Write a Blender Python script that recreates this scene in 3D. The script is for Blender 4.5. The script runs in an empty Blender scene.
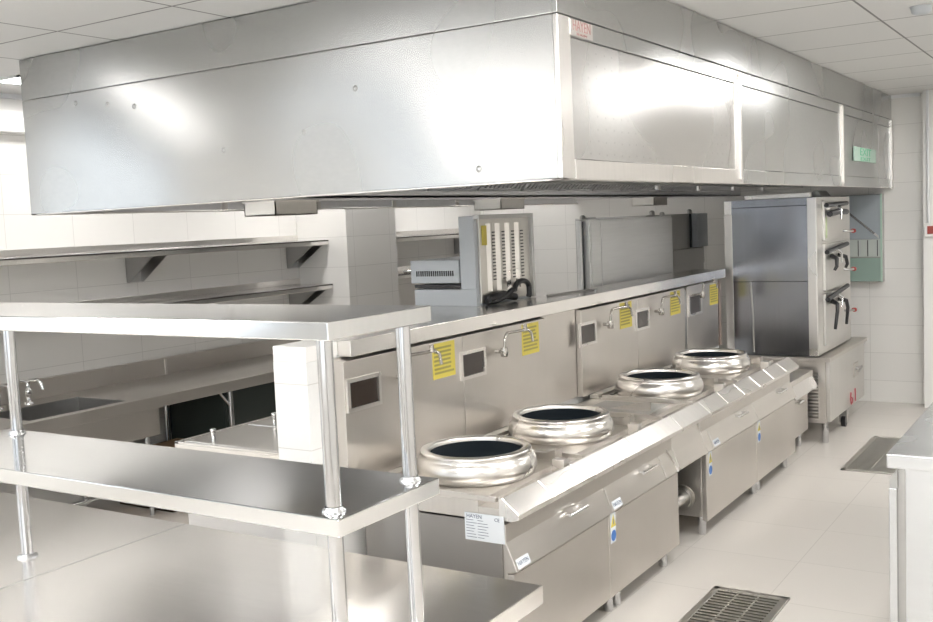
import bpy, math, random
from mathutils import Vector, Matrix
random.seed(5)
S = bpy.context.scene
COL = S.collection

# ---------------------------------------------------------------- camera
cam = bpy.data.cameras.new('camera'); cam.sensor_width = 36; cam.lens = 1024.82 / 933 * 36
cam.clip_start = 0.05; cam.clip_end = 200
co = bpy.data.objects.new('camera', cam); COL.objects.link(co)
EYE = 1.87
yaw, pit, rol = [math.radians(a) for a in (-32.60822, -4.92311, -2.56566)]
fw = Vector((math.sin(yaw) * math.cos(pit), math.cos(yaw) * math.cos(pit), math.sin(pit)))
rt = Vector((math.cos(yaw), -math.sin(yaw), 0)); up = rt.cross(fw)
r2 = rt * math.cos(rol) + up * math.sin(rol); u2 = r2.cross(fw)
M = Matrix((r2, u2, -fw)).transposed().to_4x4(); M.translation = (0, 0, EYE)
co.matrix_world = M
S.camera = co

# ---------------------------------------------------------------- world, exposure
w = bpy.data.worlds.new('world'); S.world = w; w.use_nodes = True
bg = w.node_tree.nodes['Background']
bg.inputs[0].default_value = (0.86, 0.93, 1.0, 1); bg.inputs[1].default_value = 1.15
S.view_settings.view_transform = 'Standard'; S.view_settings.look = 'None'
S.view_settings.gamma = 1; S.view_settings.use_curve_mapping = False
S.view_settings.exposure = 0.22
LAMP = 21.0
def area(name, loc, rot, sx, sy, power, col):
    l = bpy.data.lights.new(name, 'AREA'); l.shape = 'RECTANGLE'; l.size = sx; l.size_y = sy
    l.energy = power; l.color = col
    o = bpy.data.objects.new(name, l); COL.objects.link(o); o.location = loc; o.rotation_euler = rot
    return o
# daylight entering at the windows behind the camera
PI = math.pi
DAY = (0.88, 0.94, 1.0)
area('daylight_rear', (-0.6, -3.75, 1.7), (PI / 2, 0, 0), 5.4, 1.9, 36, DAY)
area('daylight_side', (-6.55, -2.15, 1.87), (0, -PI / 2, 0), 1.7, 2.5, 20, DAY)
area('daylight_side', (-6.55, 2.0, 1.8), (0, -PI / 2, 0), 1.7, 0.9, 7.5, DAY)

# ---------------------------------------------------------------- materials
def newmat(name):
    m = bpy.data.materials.new(name); m.use_nodes = True
    nt = m.node_tree; return m, nt, nt.nodes['Principled BSDF']
def plain(name, col, rough=0.5, metal=0.0, emit=None, es=0.0, coat=0.0):
    m, nt, b = newmat(name)
    b.inputs['Base Color'].default_value = (*col, 1); b.inputs['Roughness'].default_value = rough
    b.inputs['Metallic'].default_value = metal
    if coat: b.inputs['Coat Weight'].default_value = coat
    if emit: b.inputs['Emission Color'].default_value = (*emit, 1); b.inputs['Emission Strength'].default_value = es
    n = nt.nodes.new('ShaderNodeTexNoise'); n.inputs['Scale'].default_value = 9
    c = nt.nodes.new('ShaderNodeTexCoord'); nt.links.new(c.outputs['Object'], n.inputs['Vector'])
    r = nt.nodes.new('ShaderNodeMapRange'); r.inputs['To Min'].default_value = max(0.0, rough - .04); r.inputs['To Max'].default_value = rough + .04
    nt.links.new(n.outputs['Fac'], r.inputs['Value']); nt.links.new(r.outputs['Result'], b.inputs['Roughness'])
    return m
def steel(name, col=(.66, .65, .63), rough=0.24, grain=(60, 2, 60), wave=0.0, wscale=1.2, gs=0.05, mott=0.05, dots=False):
    m, nt, b = newmat(name); N = nt.nodes; L = nt.links
    b.inputs['Metallic'].default_value = 1.0
    c = N.new('ShaderNodeTexCoord')
    mp = N.new('ShaderNodeMapping'); mp.inputs['Scale'].default_value = grain; L.new(c.outputs['Object'], mp.inputs['Vector'])
    g = N.new('ShaderNodeTexNoise'); g.inputs['Scale'].default_value = 1.0; g.inputs['Detail'].default_value = 3
    L.new(mp.outputs['Vector'], g.inputs['Vector'])
    s = N.new('ShaderNodeTexNoise'); s.inputs['Scale'].default_value = 2.2; s.inputs['Detail'].default_value = 0
    L.new(c.outputs['Object'], s.inputs['Vector'])
    rr = N.new('ShaderNodeMapRange'); rr.interpolation_type = 'SMOOTHSTEP'; rr.inputs['From Min'].default_value = .15; rr.inputs['From Max'].default_value = .85
    rr.inputs['To Min'].default_value = rough * .9; rr.inputs['To Max'].default_value = rough * 1.15
    L.new(s.outputs['Fac'], rr.inputs['Value']); L.new(rr.outputs['Result'], b.inputs['Roughness'])
    mx = N.new('ShaderNodeMix'); mx.data_type = 'RGBA'
    mx.inputs['A'].default_value = (*[v * (1 - mott) for v in col], 1); mx.inputs['B'].default_value = (*[min(1, v * (1 + mott)) for v in col], 1)
    L.new(g.outputs['Fac'], mx.inputs['Factor'])
    last = mx.outputs['Result']
    if dots:
        v = N.new('ShaderNodeTexVoronoi'); v.inputs['Scale'].default_value = 1; v.inputs['Randomness'].default_value = 0.12
        m2 = N.new('ShaderNodeMapping'); m2.inputs['Scale'].default_value = (1, 13, 20); m2.inputs['Location'].default_value = (.5, 0, 0)
        L.new(c.outputs['Object'], m2.inputs['Vector'])
        sp = N.new('ShaderNodeSeparateXYZ'); cb = N.new('ShaderNodeCombineXYZ'); L.new(m2.outputs['Vector'], sp.inputs[0])
        L.new(sp.outputs[1], cb.inputs[0]); L.new(sp.outputs[2], cb.inputs[1])
        v.voronoi_dimensions = '2D'; L.new(cb.outputs[0], v.inputs['Vector'])
        lt = N.new('ShaderNodeMath'); lt.operation = 'LESS_THAN'; lt.inputs[1].default_value = .085; L.new(v.outputs['Distance'], lt.inputs[0])
        m3 = N.new('ShaderNodeMix'); m3.data_type = 'RGBA'; m3.inputs['B'].default_value = (.52, .51, .50, 1)
        L.new(lt.outputs[0], m3.inputs['Factor']); L.new(last, m3.inputs['A']); last = m3.outputs['Result']
    L.new(last, b.inputs['Base Color'])
    if wave:
        wv = N.new('ShaderNodeTexNoise'); wv.inputs['Scale'].default_value = wscale; wv.inputs['Detail'].default_value = 0
        L.new(c.outputs['Object'], wv.inputs['Vector'])
        def vm(op, *ins):
            q = N.new('ShaderNodeVectorMath'); q.operation = op
            for k, i in enumerate(ins):
                if isinstance(i, tuple): q.inputs[k].default_value = i
                elif isinstance(i, float): q.inputs['Scale'].default_value = i
                else: L.new(i, q.inputs[k])
            return q.outputs[0]
        geo = N.new('ShaderNodeNewGeometry')
        d = vm('SCALE', vm('SUBTRACT', wv.outputs['Color'], (.5, .5, .5)), wave)
        L.new(vm('NORMALIZE', vm('ADD', geo.outputs['Normal'], d)), b.inputs['Normal'])
    return m
def tiles(name, col, grout, tw, th, axes, ox=0, oz=0, rough=.22, gw=.004, offset=0.0, var=.02, bump=.3):
    m, nt, b = newmat(name); N = nt.nodes; L = nt.links
    g = N.new('ShaderNodeNewGeometry'); sp = N.new('ShaderNodeSeparateXYZ'); L.new(g.outputs['Position'], sp.inputs[0])
    cb = N.new('ShaderNodeCombineXYZ')
    idx = {'x': 0, 'y': 1, 'z': 2}
    for k, (a, off) in enumerate(zip(axes, (ox, oz))):
        ad = N.new('ShaderNodeMath'); ad.operation = 'ADD'; ad.inputs[1].default_value = off + 60 * (tw if k == 0 else th)
        L.new(sp.outputs[idx[a]], ad.inputs[0]); L.new(ad.outputs[0], cb.inputs[k])
    br = N.new('ShaderNodeTexBrick'); br.offset = offset; br.squash = 1
    br.inputs['Scale'].default_value = 1; br.inputs['Brick Width'].default_value = tw; br.inputs['Row Height'].default_value = th
    br.inputs['Mortar Size'].default_value = gw / 2; br.inputs['Mortar Smooth'].default_value = .2
    br.inputs['Color1'].default_value = (*col, 1); br.inputs['Color2'].default_value = (*[c * (1 - var) for c in col], 1)
    br.inputs['Mortar'].default_value = (*grout, 1)
    L.new(cb.outputs[0], br.inputs['Vector']); L.new(br.outputs['Color'], b.inputs['Base Color'])
    b.inputs['Roughness'].default_value = rough
    bp = N.new('ShaderNodeBump'); bp.invert = True; bp.inputs['Strength'].default_value = bump; bp.inputs['Distance'].default_value = .002
    L.new(br.outputs['Fac'], bp.inputs['Height']); L.new(bp.outputs['Normal'], b.inputs['Normal'])
    return m
WT = (.80, .785, .755); WG = (.60, .585, .56)
m_wall_x = tiles('wall tile', WT, WG, .53, .265, 'xz', 0.40, -.205)
m_wall_y = tiles('wall tile side', WT, WG, .53, .265, 'yz', 0.1, -.205)
m_floor = tiles('floor tile', (.66, .625, .58), (.54, .51, .47), .6, .6, 'xy', .22, .02, rough=.27, gw=.005, var=.03, bump=.15)
m_ceil = tiles('ceiling tile', (.66, .66, .65), (.20, .20, .195), .79, .715, 'xy', 1.10, -3.17, rough=.6, gw=.014, var=.015, bump=.6)
m_white = plain('white paint', (.80, .79, .77), .5)
m_frame = plain('window frame', (.75, .76, .77), .35)
m_hood = steel('hood steel', (.53, .535, .525), .27, (2, 30, 60), wave=.16, wscale=1.3)
m_hoodx = steel('hood steel side', (.47, .47, .46), .25, (30, 2, 60), wave=.22, wscale=.9)
m_hoodp = steel('dimpled hood steel', (.60, .59, .575), .26, (2, 30, 60), wave=.10, wscale=1.4, dots=True)
m_top = steel('worktop steel', (.86, .84, .815), .21, (3, 60, 3), wave=.012, wscale=1.5)
m_shelf = steel('shelf steel', (.74, .745, .745), .12, (3, 60, 3), wave=.008, wscale=1.2)
m_steel = steel('range steel', (.66, .628, .59), .36, (60, 3, 3), wave=.03, wscale=2.5)
m_bevel = steel('polished edge steel', (.80, .775, .745), .28, (3, 40, 3))
m_ring = steel('spun steel', (.72, .70, .67), .27, (4, 4, 40), wave=.05, wscale=4)
m_prep = steel('counter steel', (.60, .61, .62), .26, (3, 40, 40), wave=.01)
m_inner = steel('filter steel', (.80, .80, .81), .42, (4, 30, 30))
m_tube = plain('polished tube steel', (.58, .58, .585), .12, 1)
m_chrome = plain('chrome', (.78, .78, .78), .12, 1)
m_dsteel = steel('dull dark steel', (.46, .455, .445), .34, (4, 30, 30), gs=.04)
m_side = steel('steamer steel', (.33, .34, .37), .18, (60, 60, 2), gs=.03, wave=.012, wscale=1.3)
m_door = steel('steamer door steel', (.70, .685, .655), .35, (3, 60, 3), gs=.05)
m_grey = plain('grey enamel', (.50, .53, .555), .45)
m_boxs = steel('screen steel', (.80, .80, .79), .55, (3, 3, 60), gs=.03, wave=.004)
m_black = plain('black plastic', (.02, .02, .022), .35)
m_pit = plain('black iron', (.006, .010, .014), .75)
m_pit.node_tree.nodes['Principled BSDF'].inputs['Specular IOR Level'].default_value = .15
m_tap = plain('tap chrome', (.5, .48, .45), .18, 1)
m_glass = plain('dark glass', (.03, .022, .018), .12)
m_yellow = plain('yellow sticker', (.62, .52, .09), .5)
m_yink = plain('olive print', (.30, .27, .08), .6)
m_paper = plain('white label', (.72, .76, .80), .5)
m_ink = plain('label print', (.10, .13, .2), .6)
m_blue = plain('blue sign', (.06, .18, .5), .5)
m_red = plain('red paint', (.32, .05, .04), .45)
m_redink = plain('red marker', (.45, .10, .12), .6)
m_rust = plain('faded red lettering', (.52, .30, .28), .5)
m_green = plain('green sign reflection', (.02, .35, .16), .4, emit=(.0, .5, .2), es=.15)  # reflected sign glow is put into colour and emission
m_ggreen = plain('green tinted panel', (.30, .40, .35), .25)
m_gglass = plain('blue grey panel', (.36, .40, .43), .3)
m_tube_lamp = plain('lamp diffuser', (.9, .9, .9), .5, emit=(1, .985, .965), es=LAMP)
m_slot_lamp = plain('slot lamp diffuser', (.9, .9, .9), .5, emit=(1, .985, .965), es=LAMP * .7)
m_added_lamp = plain('added lamp cover', (.9, .9, .9), .5, emit=(1, .97, .92), es=10)  # glow of the lamps added inside the hood
m_card = plain('brown cardboard', (.36, .24, .14), .8)
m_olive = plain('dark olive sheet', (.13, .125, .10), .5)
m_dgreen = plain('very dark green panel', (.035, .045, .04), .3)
m_grate = steel('grate steel', (.60, .58, .54), .35, (20, 20, 20), gs=.05)
m_hole = plain('dark recess', (.03, .028, .025), .8)

# ---------------------------------------------------------------- mesh helpers
WORLD = {}
class MB:
    def __init__(s): s.v = []; s.f = []; s.sm = []
    def add(s, vs, fs, sm=False):
        n = len(s.v); s.v += [tuple(v) for v in vs]
        for f in fs: s.f.append([i + n for i in f]); s.sm.append(sm)
        return s
    def box(s, x0, y0, z0, x1, y1, z1):
        x0, x1 = min(x0, x1), max(x0, x1); y0, y1 = min(y0, y1), max(y0, y1); z0, z1 = min(z0, z1), max(z0, z1)
        vs = [(x0, y0, z0), (x1, y0, z0), (x1, y1, z0), (x0, y1, z0), (x0, y0, z1), (x1, y0, z1), (x1, y1, z1), (x0, y1, z1)]
        return s.add(vs, [(0, 3, 2, 1), (4, 5, 6, 7), (0, 1, 5, 4), (1, 2, 6, 5), (2, 3, 7, 6), (3, 0, 4, 7)])
    def prism(s, prof, axis, a, b):
        """profile of 2D points; axis 'x': (y,z), 'y': (x,z), 'z': (x,y)"""
        def p3(p, t): return {'x': (t, p[0], p[1]), 'y': (p[0], t, p[1]), 'z': (p[0], p[1], t)}[axis]
        n = len(prof); vs = [p3(p, a) for p in prof] + [p3(p, b) for p in prof]
        fs = [tuple(range(n))[::-1], tuple(range(n, 2 * n))] + [(i, (i + 1) % n, n + (i + 1) % n, n + i) for i in range(n)]
        return s.add(vs, fs)
    def tube(s, pts, r, seg=14, cap=True, r1=None):
        pts = [Vector(p) for p in pts]; n = len(pts); rings = []
        t0 = (pts[1] - pts[0]).normalized(); ref = Vector((0, 0, 1)) if abs(t0.z) < .9 else Vector((1, 0, 0))
        nrm = t0.cross(ref).normalized()
        for i, p in enumerate(pts):
            t = ((pts[min(i + 1, n - 1)] - p).normalized() + (p - pts[max(i - 1, 0)]).normalized()).normalized() if 0 < i < n - 1 else ((pts[1] - pts[0]).normalized() if i == 0 else (pts[-1] - pts[-2]).normalized())
            nrm = (nrm - t * nrm.dot(t)).normalized(); bn = t.cross(nrm)
            rr = r if r1 is None else r + (r1 - r) * i / (n - 1)
            rings.append([p + nrm * rr * math.cos(2 * PI * k / seg) + bn * rr * math.sin(2 * PI * k / seg) for k in range(seg)])
        vs = [v for q in rings for v in q]
        fs = [(i * seg + k, i * seg + (k + 1) % seg, (i + 1) * seg + (k + 1) % seg, (i + 1) * seg + k) for i in range(n - 1) for k in range(seg)]
        s.add(vs, fs, True)
        if cap: s.add(rings[0], [tuple(range(seg))[::-1]]); s.add(rings[-1], [tuple(range(seg))])
        return s
    def lathe(s, c, prof, seg=48, cap0=False, cap1=False):
        vs = [(c[0] + r * math.cos(2 * PI * k / seg), c[1] + r * math.sin(2 * PI * k / seg), c[2] + z) for r, z in prof for k in range(seg)]
        n = len(prof)
        fs = [(i * seg + k, i * seg + (k + 1) % seg, (i + 1) * seg + (k + 1) % seg, (i + 1) * seg + k) for i in range(n - 1) for k in range(seg)]
        s.add(vs, fs, True)
        if cap0: s.add(vs[:seg], [tuple(range(seg))[::-1]])
        if cap1: s.add(vs[-seg:], [tuple(range(seg))])
        return s
    def build(s, name, mat, parent=None, bevel=0.0, origin=None):
        me = bpy.data.meshes.new(name)
        if parent is not None: org = WORLD[parent.name]
        elif origin is not None: org = Vector(origin)
        else:
            xs = [v[0] for v in s.v]; ys = [v[1] for v in s.v]; zs = [v[2] for v in s.v]
            org = Vector(((min(xs) + max(xs)) / 2, (min(ys) + max(ys)) / 2, min(zs)))
        me.from_pydata([tuple(Vector(v) - org) for v in s.v], [], s.f)
        me.polygons.foreach_set('use_smooth', s.sm); me.materials.append(mat); me.update()
        import bmesh
        bm = bmesh.new(); bm.from_mesh(me); bmesh.ops.recalc_face_normals(bm, faces=bm.faces); bm.to_mesh(me); bm.free()
        o = bpy.data.objects.new(name, me); COL.objects.link(o)
        if parent is not None: o.parent = parent
        else: o.location = org
        WORLD[o.name] = org
        if bevel:
            b = o.modifiers.new('bevel', 'BEVEL'); b.width = bevel; b.segments = 2; b.limit_method = 'ANGLE'; b.angle_limit = math.radians(50)
            try: b.harden_normals = False
            except Exception: pass
        return o
def tray(x0, y0, z0, x1, y1, z1, t=.012):
    # folded sheet top: a flat top with lips turned down all round, open underneath
    o = [(x0, y0), (x1, y0), (x1, y1), (x0, y1)]; i = [(x0 + t, y0 + t), (x1 - t, y0 + t), (x1 - t, y1 - t), (x0 + t, y1 - t)]
    vs = [(*p, z1) for p in o] + [(*p, z0) for p in o] + [(*p, z0) for p in i] + [(*p, z1 - t) for p in i]
    fs = [(0, 1, 2, 3), (12, 15, 14, 13)]
    for k in range(4):
        n = (k + 1) % 4; fs += [(k, k + 4, n + 4, n), (k + 4, k + 8, n + 8, n + 4), (k + 8, k + 12, n + 12, n + 8)]
    return MB().add(vs, fs)
def box(x0, y0, z0, x1, y1, z1): return MB().box(x0, y0, z0, x1, y1, z1)
def thing(name, label, cat, loc, group=None):
    o = bpy.data.objects.new(name, None); o.empty_display_size = .1; COL.objects.link(o); o.location = loc
    o['label'] = label; o['category'] = cat
    if group: o['group'] = group
    WORLD[o.name] = Vector(loc); return o
def tag(o, label, cat, group=None):
    o['label'] = label; o['category'] = cat
    if group: o['group'] = group
    return o
def struct(o): o['kind'] = 'structure'; return o
def text(name, body, size, mat, parent, loc, right, upv, extrude=.0006, sx=1.0, align='CENTER'):
    """flat lettering standing at loc (world), reading along `right` with `upv` up"""
    cu = bpy.data.curves.new('t', 'FONT'); cu.body = body; cu.size = size; cu.extrude = extrude
    cu.align_x = align; cu.align_y = 'CENTER'; cu.resolution_u = 2
    t = bpy.data.objects.new('t', cu); COL.objects.link(t)
    bpy.context.view_layer.update()
    me = bpy.data.meshes.new_from_object(t.evaluated_get(bpy.context.evaluated_depsgraph_get()))
    bpy.data.objects.remove(t); bpy.data.curves.remove(cu)
    r = Vector(right).normalized(); u = Vector(upv).normalized(); n = r.cross(u)
    org = WORLD[parent.name]
    for v in me.vertices:
        v.co = Vector(loc) + r * v.co.x * sx + u * v.co.y + n * v.co.z - org
    me.materials.clear(); me.materials.append(mat)
    o = bpy.data.objects.new(name, me); COL.objects.link(o); o.parent = parent; WORLD[o.name] = org
    return o

# ================================================================ SETTING
XB, YE, XR, YR, ZC = -6.27, 10.2, 3.2, -3.8, 2.86
struct(box(XB - .3, YR - .3, -.12, XR + .3, YE + .3, 0).build('floor', m_floor))
struct(box(XB - .3, YR - .3, ZC, XR + .3, YE + .3, ZC + .12).build('ceiling', m_ceil))
struct(box(XB, YE, 0, XR, YE + .2, ZC).build('wall_end', m_wall_x))
struct(box(XR, YR - .2, 0, XR + .2, YE + .2, ZC).build('wall_right', m_wall_y))
# back wall with two windows, rear wall with one long window
def wall_holes(name, mat, fixed, axis, a0, a1, holes, t):
    m = MB(); cuts = [a0]
    def seg(p, q, z0, z1):
        if axis == 'y': m.box(fixed, p, z0, fixed + t, q, z1)
        else: m.box(p, fixed, z0, q, fixed + t, z1)
    cur = a0
    for (p, q, z0, z1) in holes:
        seg(cur, p, 0, ZC); seg(p, q, 0, z0); seg(p, q, z1, ZC); cur = q
    seg(cur, a1, 0, ZC)
    return struct(m.build(name, mat))
side_w = [(-3.6, -.75, .95, 2.80), (1.45, 2.5, .95, 2.80)]
rear_w = [(-6.1, -3.7, .9, 2.80), (-3.4, 2.2, .8, 2.65)]
wall_holes('wall_back', m_wall_y, XB, 'y', YR - .2, YE + .2, side_w, -.2)
wall_holes('wall_rear', m_wall_x, YR, 'x', XB, XR, rear_w, -.2)
m_pane, nt, pb = newmat('window glass'); pb.inputs['Transmission Weight'].default_value = 1; pb.inputs['Roughness'].default_value = 0; pb.inputs['IOR'].default_value = 1.05
n = 0
for (p, q, z0, z1) in side_w:
    n += 1; f = MB(); x = XB - .12
    for a, b_, c, d in ((p, q, z0, z0 + .05), (p, q, z1 - .05, z1), (p, p + .05, z0, z1), (q - .05, q, z0, z1), ((p + q) / 2 - .025, (p + q) / 2 + .025, z0, z1)):
        f.box(x, a, c, x + .05, b_, d)
    wn = struct(f.build('window_%d' % n, m_frame)); box(x + .02, p + .03, z0 + .03, x + .026, q - .03, z1 - .03).build('pane', m_pane, wn)
for (p, q, z0, z1) in rear_w:
    n += 1; f = MB(); y = YR - .12
    for a, b_, c, d in [(p, q, z0, z0 + .05), (p, q, z1 - .05, z1)] + [(p + (q - p) * k / 4 - (.05 if k == 4 else 0.025 if k else 0), p + (q - p) * k / 4 + (0 if k == 4 else .025 if k else .05), z0, z1) for k in range(5)]:
        f.box(a, y, c, b_, y + .05, d)
    wn = struct(f.build('window_%d' % n, m_frame)); box(p + .03, y + .02, z0 + .03, q - .03, y + .026, z1 - .03).build('pane', m_pane, wn)
struct(box(XB, 7.02, 0, -5.70, 7.75, ZC).build('wall_pillar', tiles('pillar tile', WT, WG, .53, .265, 'yz', .3, -.205)))
struct(box(-1.49, 10.02, 0, -.9, YE, ZC).build('wall_column', m_white))
struct(box(XB, 3.0, 2.6, XB + .12, 7.02, ZC - .12).build('trim_1', m_white))
struct(MB().box(XB, YR, ZC - .03, XB + .03, YE, ZC).box(XB, YE - .03, ZC - .03, -1.54, YE, ZC).build('trim_2', m_frame))
# low tiled partition behind the wok ranges, with a steel capping
pw = struct(box(-2.94, 3.10, 0, -2.76, 8.12, 1.335).build('wall_partition', tiles('partition tile', (.80, .80, .79), WG, .30, .27, 'xz', .04, .105)))
struct(box(-2.94, 3.10, 1.335, -2.76, 3.30, 1.40).build('wall_partition_top', m_white, None, .004))
cap = box(-2.96, 3.30, 1.335, -2.69, 8.12, 1.405)
tag(cap.build('wall_capping', m_top, None, .003), 'long steel capping along the top of the low wall behind the woks', 'wall capping')

# ---------------------------------------------------------------- exhaust hood
HX0, HX1, HY0, HY1, HZ0, HZ1, SEAM = -5.05, -1.78, 3.50, 10.18, 2.02, 2.855, 2.638
hd = thing('exhaust_hood', 'huge stainless steel exhaust hood hanging from the ceiling over the cooking line', 'exhaust hood', ((HX0 + HX1) / 2, (HY0 + HY1) / 2, HZ0))
T = .02
box(HX0, HY0, HZ0, HX1 - T, HY0 + T, SEAM - .003).build('end_panel', m_hoodx, hd, .002)
box(HX0, HY0, SEAM + .001, HX1 - T, HY0 + T, HZ1).build('upper_end_panel', m_hoodx, hd, .002)
box(HX0, HY0 + T, HZ0, HX0 + T, HY1, HZ1).build('back_panel', m_inner, hd, .002)
box(HX1 - T, HY0, SEAM + .002, HX1, HY1, HZ1).build('upper_front_panel', m_hood, hd, .002)
box(HX1 - T, HY0, HZ0, HX1, HY0 + .11, SEAM - .002).build('corner_trim', m_bevel, hd, .004)
joints = [(HY0 + .11, 5.60), (5.72, 8.12), (8.22, HY1 - .06)]
for k, (a, b) in enumerate(joints):
    box(HX1 - T, a + .002, 2.565, HX1 - .002, b, SEAM - .003).build('upper_band', m_hood, hd, .002)
    box(HX1 - T - .004, a + .002, 2.098, HX1 - .006, b, 2.561).build('front_panel', m_hoodp if k == 0 else m_hood, hd, .002)
    box(HX1 - T, a + .002, HZ0, HX1 + .002, b, 2.095).build('lower_band', m_bevel if k == 0 else m_hood, hd, .002)
for a, b in ((5.60, 5.72), (8.12, 8.22)):
    MB().box(HX1 - T, a, HZ0, HX1 + .001, b, SEAM - .003).box(HX1, (a + b) / 2 - .012, HZ0 + .02, HX1 + .014, (a + b) / 2 + .012, SEAM - .02).build('joint_strip', m_bevel, hd, .003)
box(HX1 - T, HY1 - .06, HZ0 - .012, HX1 + .012, HY1, SEAM - .003).build('corner_trim', m_bevel, hd, .003)
MB().box(HX0, HY0, HZ0 - .004, HX1, HY0 + .05, HZ0 + .006).box(HX1 - .05, HY0, HZ0 - .004, HX1, HY1, HZ0 + .006).box(HX0, HY0, HZ0 - .004, HX0 + .05, HY1, HZ0 + .006).build('bottom_rim', m_bevel, hd, .002)
# inner ceiling of the hood and the grease gutter with its filters
box(HX0 + T, HY0 + T, 2.66, HX1 - T - .005, HY1, 2.67).build('inner_ceiling', m_inner, hd)
for y in (5.2, 7.1, 8.9):  # added lamps, there to brighten the hood underside and end wall
    hl = MB().box(-4.62, y, 2.635, -4.42, y + .60, 2.658).build('added_lamp', m_frame, hd, .003)
    box(-4.60, y + .02, 2.626, -4.44, y + .58, 2.636).build('added_lamp_cover', m_added_lamp, hl)
g = MB().box(-3.45, HY0 + .05, 2.015, -3.20, HY1, 2.03).box(-3.45, HY0 + .05, 2.015, -3.435, HY1, 2.09).box(-3.215, HY0 + .05, 2.015, -3.20, HY1, 2.09)
g.build('grease_gutter', m_inner, hd, .002)
for side in (-1, 1):
    for k in range(12):
        ya = 3.62 + k * .52
        m = MB(); fr = .03
        x0, z0 = (-3.325 + side * .09, 2.06); x1, z1 = (-3.325 + side * .62, 2.56)
        def pt(u, v, o): # u along slope, v along y, o thickness
            dx, dz = x1 - x0, z1 - z0; l = math.hypot(dx, dz)
            return (x0 + dx * u - dz / l * o * -side, v, z0 + dz * u - dx / l * o * side)
        def slab(u0, u1, v0, v1, o0, o1):
            vs = [pt(u, v, o) for o in (o0, o1) for (u, v) in ((u0, v0), (u1, v0), (u1, v1), (u0, v1))]
            m.add(vs, [(0, 3, 2, 1), (4, 5, 6, 7), (0, 1, 5, 4), (1, 2, 6, 5), (2, 3, 7, 6), (3, 0, 4, 7)])
        slab(0, .05, ya, ya + .5, 0, .03); slab(.95, 1, ya, ya + .5, 0, .03); slab(0, 1, ya, ya + .02, 0, .03); slab(0, 1, ya + .48, ya + .5, 0, .03)
        for q in range(9): slab(.04, .96, ya + .03 + q * .051, ya + .06 + q * .051, .008, .024)
        m.build('baffle_filter', m_inner, hd)
for k, y in enumerate((3.96, 4.9, 5.85, 6.8, 7.75, 8.7)):
    box(HX0 + T, y, HZ0 - .006, HX0 + T + .012, y + .05, HZ0 + .055).build('joint_clip', m_bevel, hd)
for k, y in enumerate((6.5, 7.3, 8.1, 8.9)):
    box(-2.62, y, 2.03, -2.60, y + .045, 2.11).build('filter_hook', m_bevel, hd)
box(-2.60, HY0 + T, 2.06, -2.585, HY1, 2.15).build('inner_rail', m_dsteel, hd)
# maker's plate at the near top corner
pl = box(HX1 - .001, 3.60, 2.568, HX1 + .004, 3.80, 2.630).build('name_plate', m_bevel, hd, .001); pl['label'] = 'pale plate with red lettering'
text('lettering', 'HAYEN', .058, m_rust, pl, (HX1 + .0045, 3.70, 2.606), (0, 1, 0), (0, 0, 1), sx=.85)
text('lettering', 'bep cong nghiep', .014, m_rust, pl, (HX1 + .0045, 3.70, 2.578), (0, 1, 0), (0, 0, 1))
# rivet dents on the near face
for x, z in ((-4.35, 2.55), (-4.15, 2.52), (-3.05, 2.3), (-2.75, 2.46), (-4.6, 2.58), (-3.55, 2.26), (-2.15, 2.08)):
    MB().lathe((0, 0, 0), [(.004, 0), (.012, .003), (.014, .0)], 12).build('rivet', m_dsteel, hd)
    o = COL.objects[-1]
    for v in o.data.vertices:
        c = v.co + WORLD[hd.name]; v.co = Vector((x + c.x, HY0 - c.z, z + c.y)) - WORLD[hd.name]
def cup(y, lab, x=-3.50):
    t = thing('grease_cup', lab, 'grease cup', (x + .11, y + .16, 1.945), 'grease cups under the hood gutter')
    m = MB().box(x, y, 1.945, x + .2, y + .30, 1.95).box(x, y, 1.945, x + .006, y + .30, 2.008).box(x + .194, y, 1.945, x + .2, y + .30, 2.008).box(x, y, 1.945, x + .2, y + .006, 2.008).box(x, y + .294, 1.945, x + .2, y + .30, 2.008)
    m.build('cup_body', m_grate, t)
    MB().box(x - .006, y - .006, 2.006, x + .206, y + .306, 2.014).build('cup_lip', m_steel, t)
cup(3.60, 'small steel grease cup under the hood nearest the left end', -3.54)
cup(5.62, 'steel grease cup under the hood directly above the vented griller')
cup(8.15, 'steel grease cup under the hood above the tall oven back')

# reflection of a green exit sign, modelled as a lettered plate on the hood
ex = thing('exit_reflection', 'green reflection of an exit sign, modelled on the far end of the hood front', 'exit sign reflection', (HX1 + .01, 8.95, 2.23))
box(HX1 + .0, 8.55, 2.22, HX1 + .010, 9.40, 2.335).build('reflection_plate', plain('pale green reflection', (.42, .56, .48), .5), ex, .003)
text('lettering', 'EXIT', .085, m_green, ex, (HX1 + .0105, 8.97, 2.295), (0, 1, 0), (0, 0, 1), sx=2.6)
text('lettering', 'EXIT', .04, m_green, ex, (HX1 + .0105, 8.97, 2.24), (0, 1, 0), (0, 0, 1), sx=5)

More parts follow.
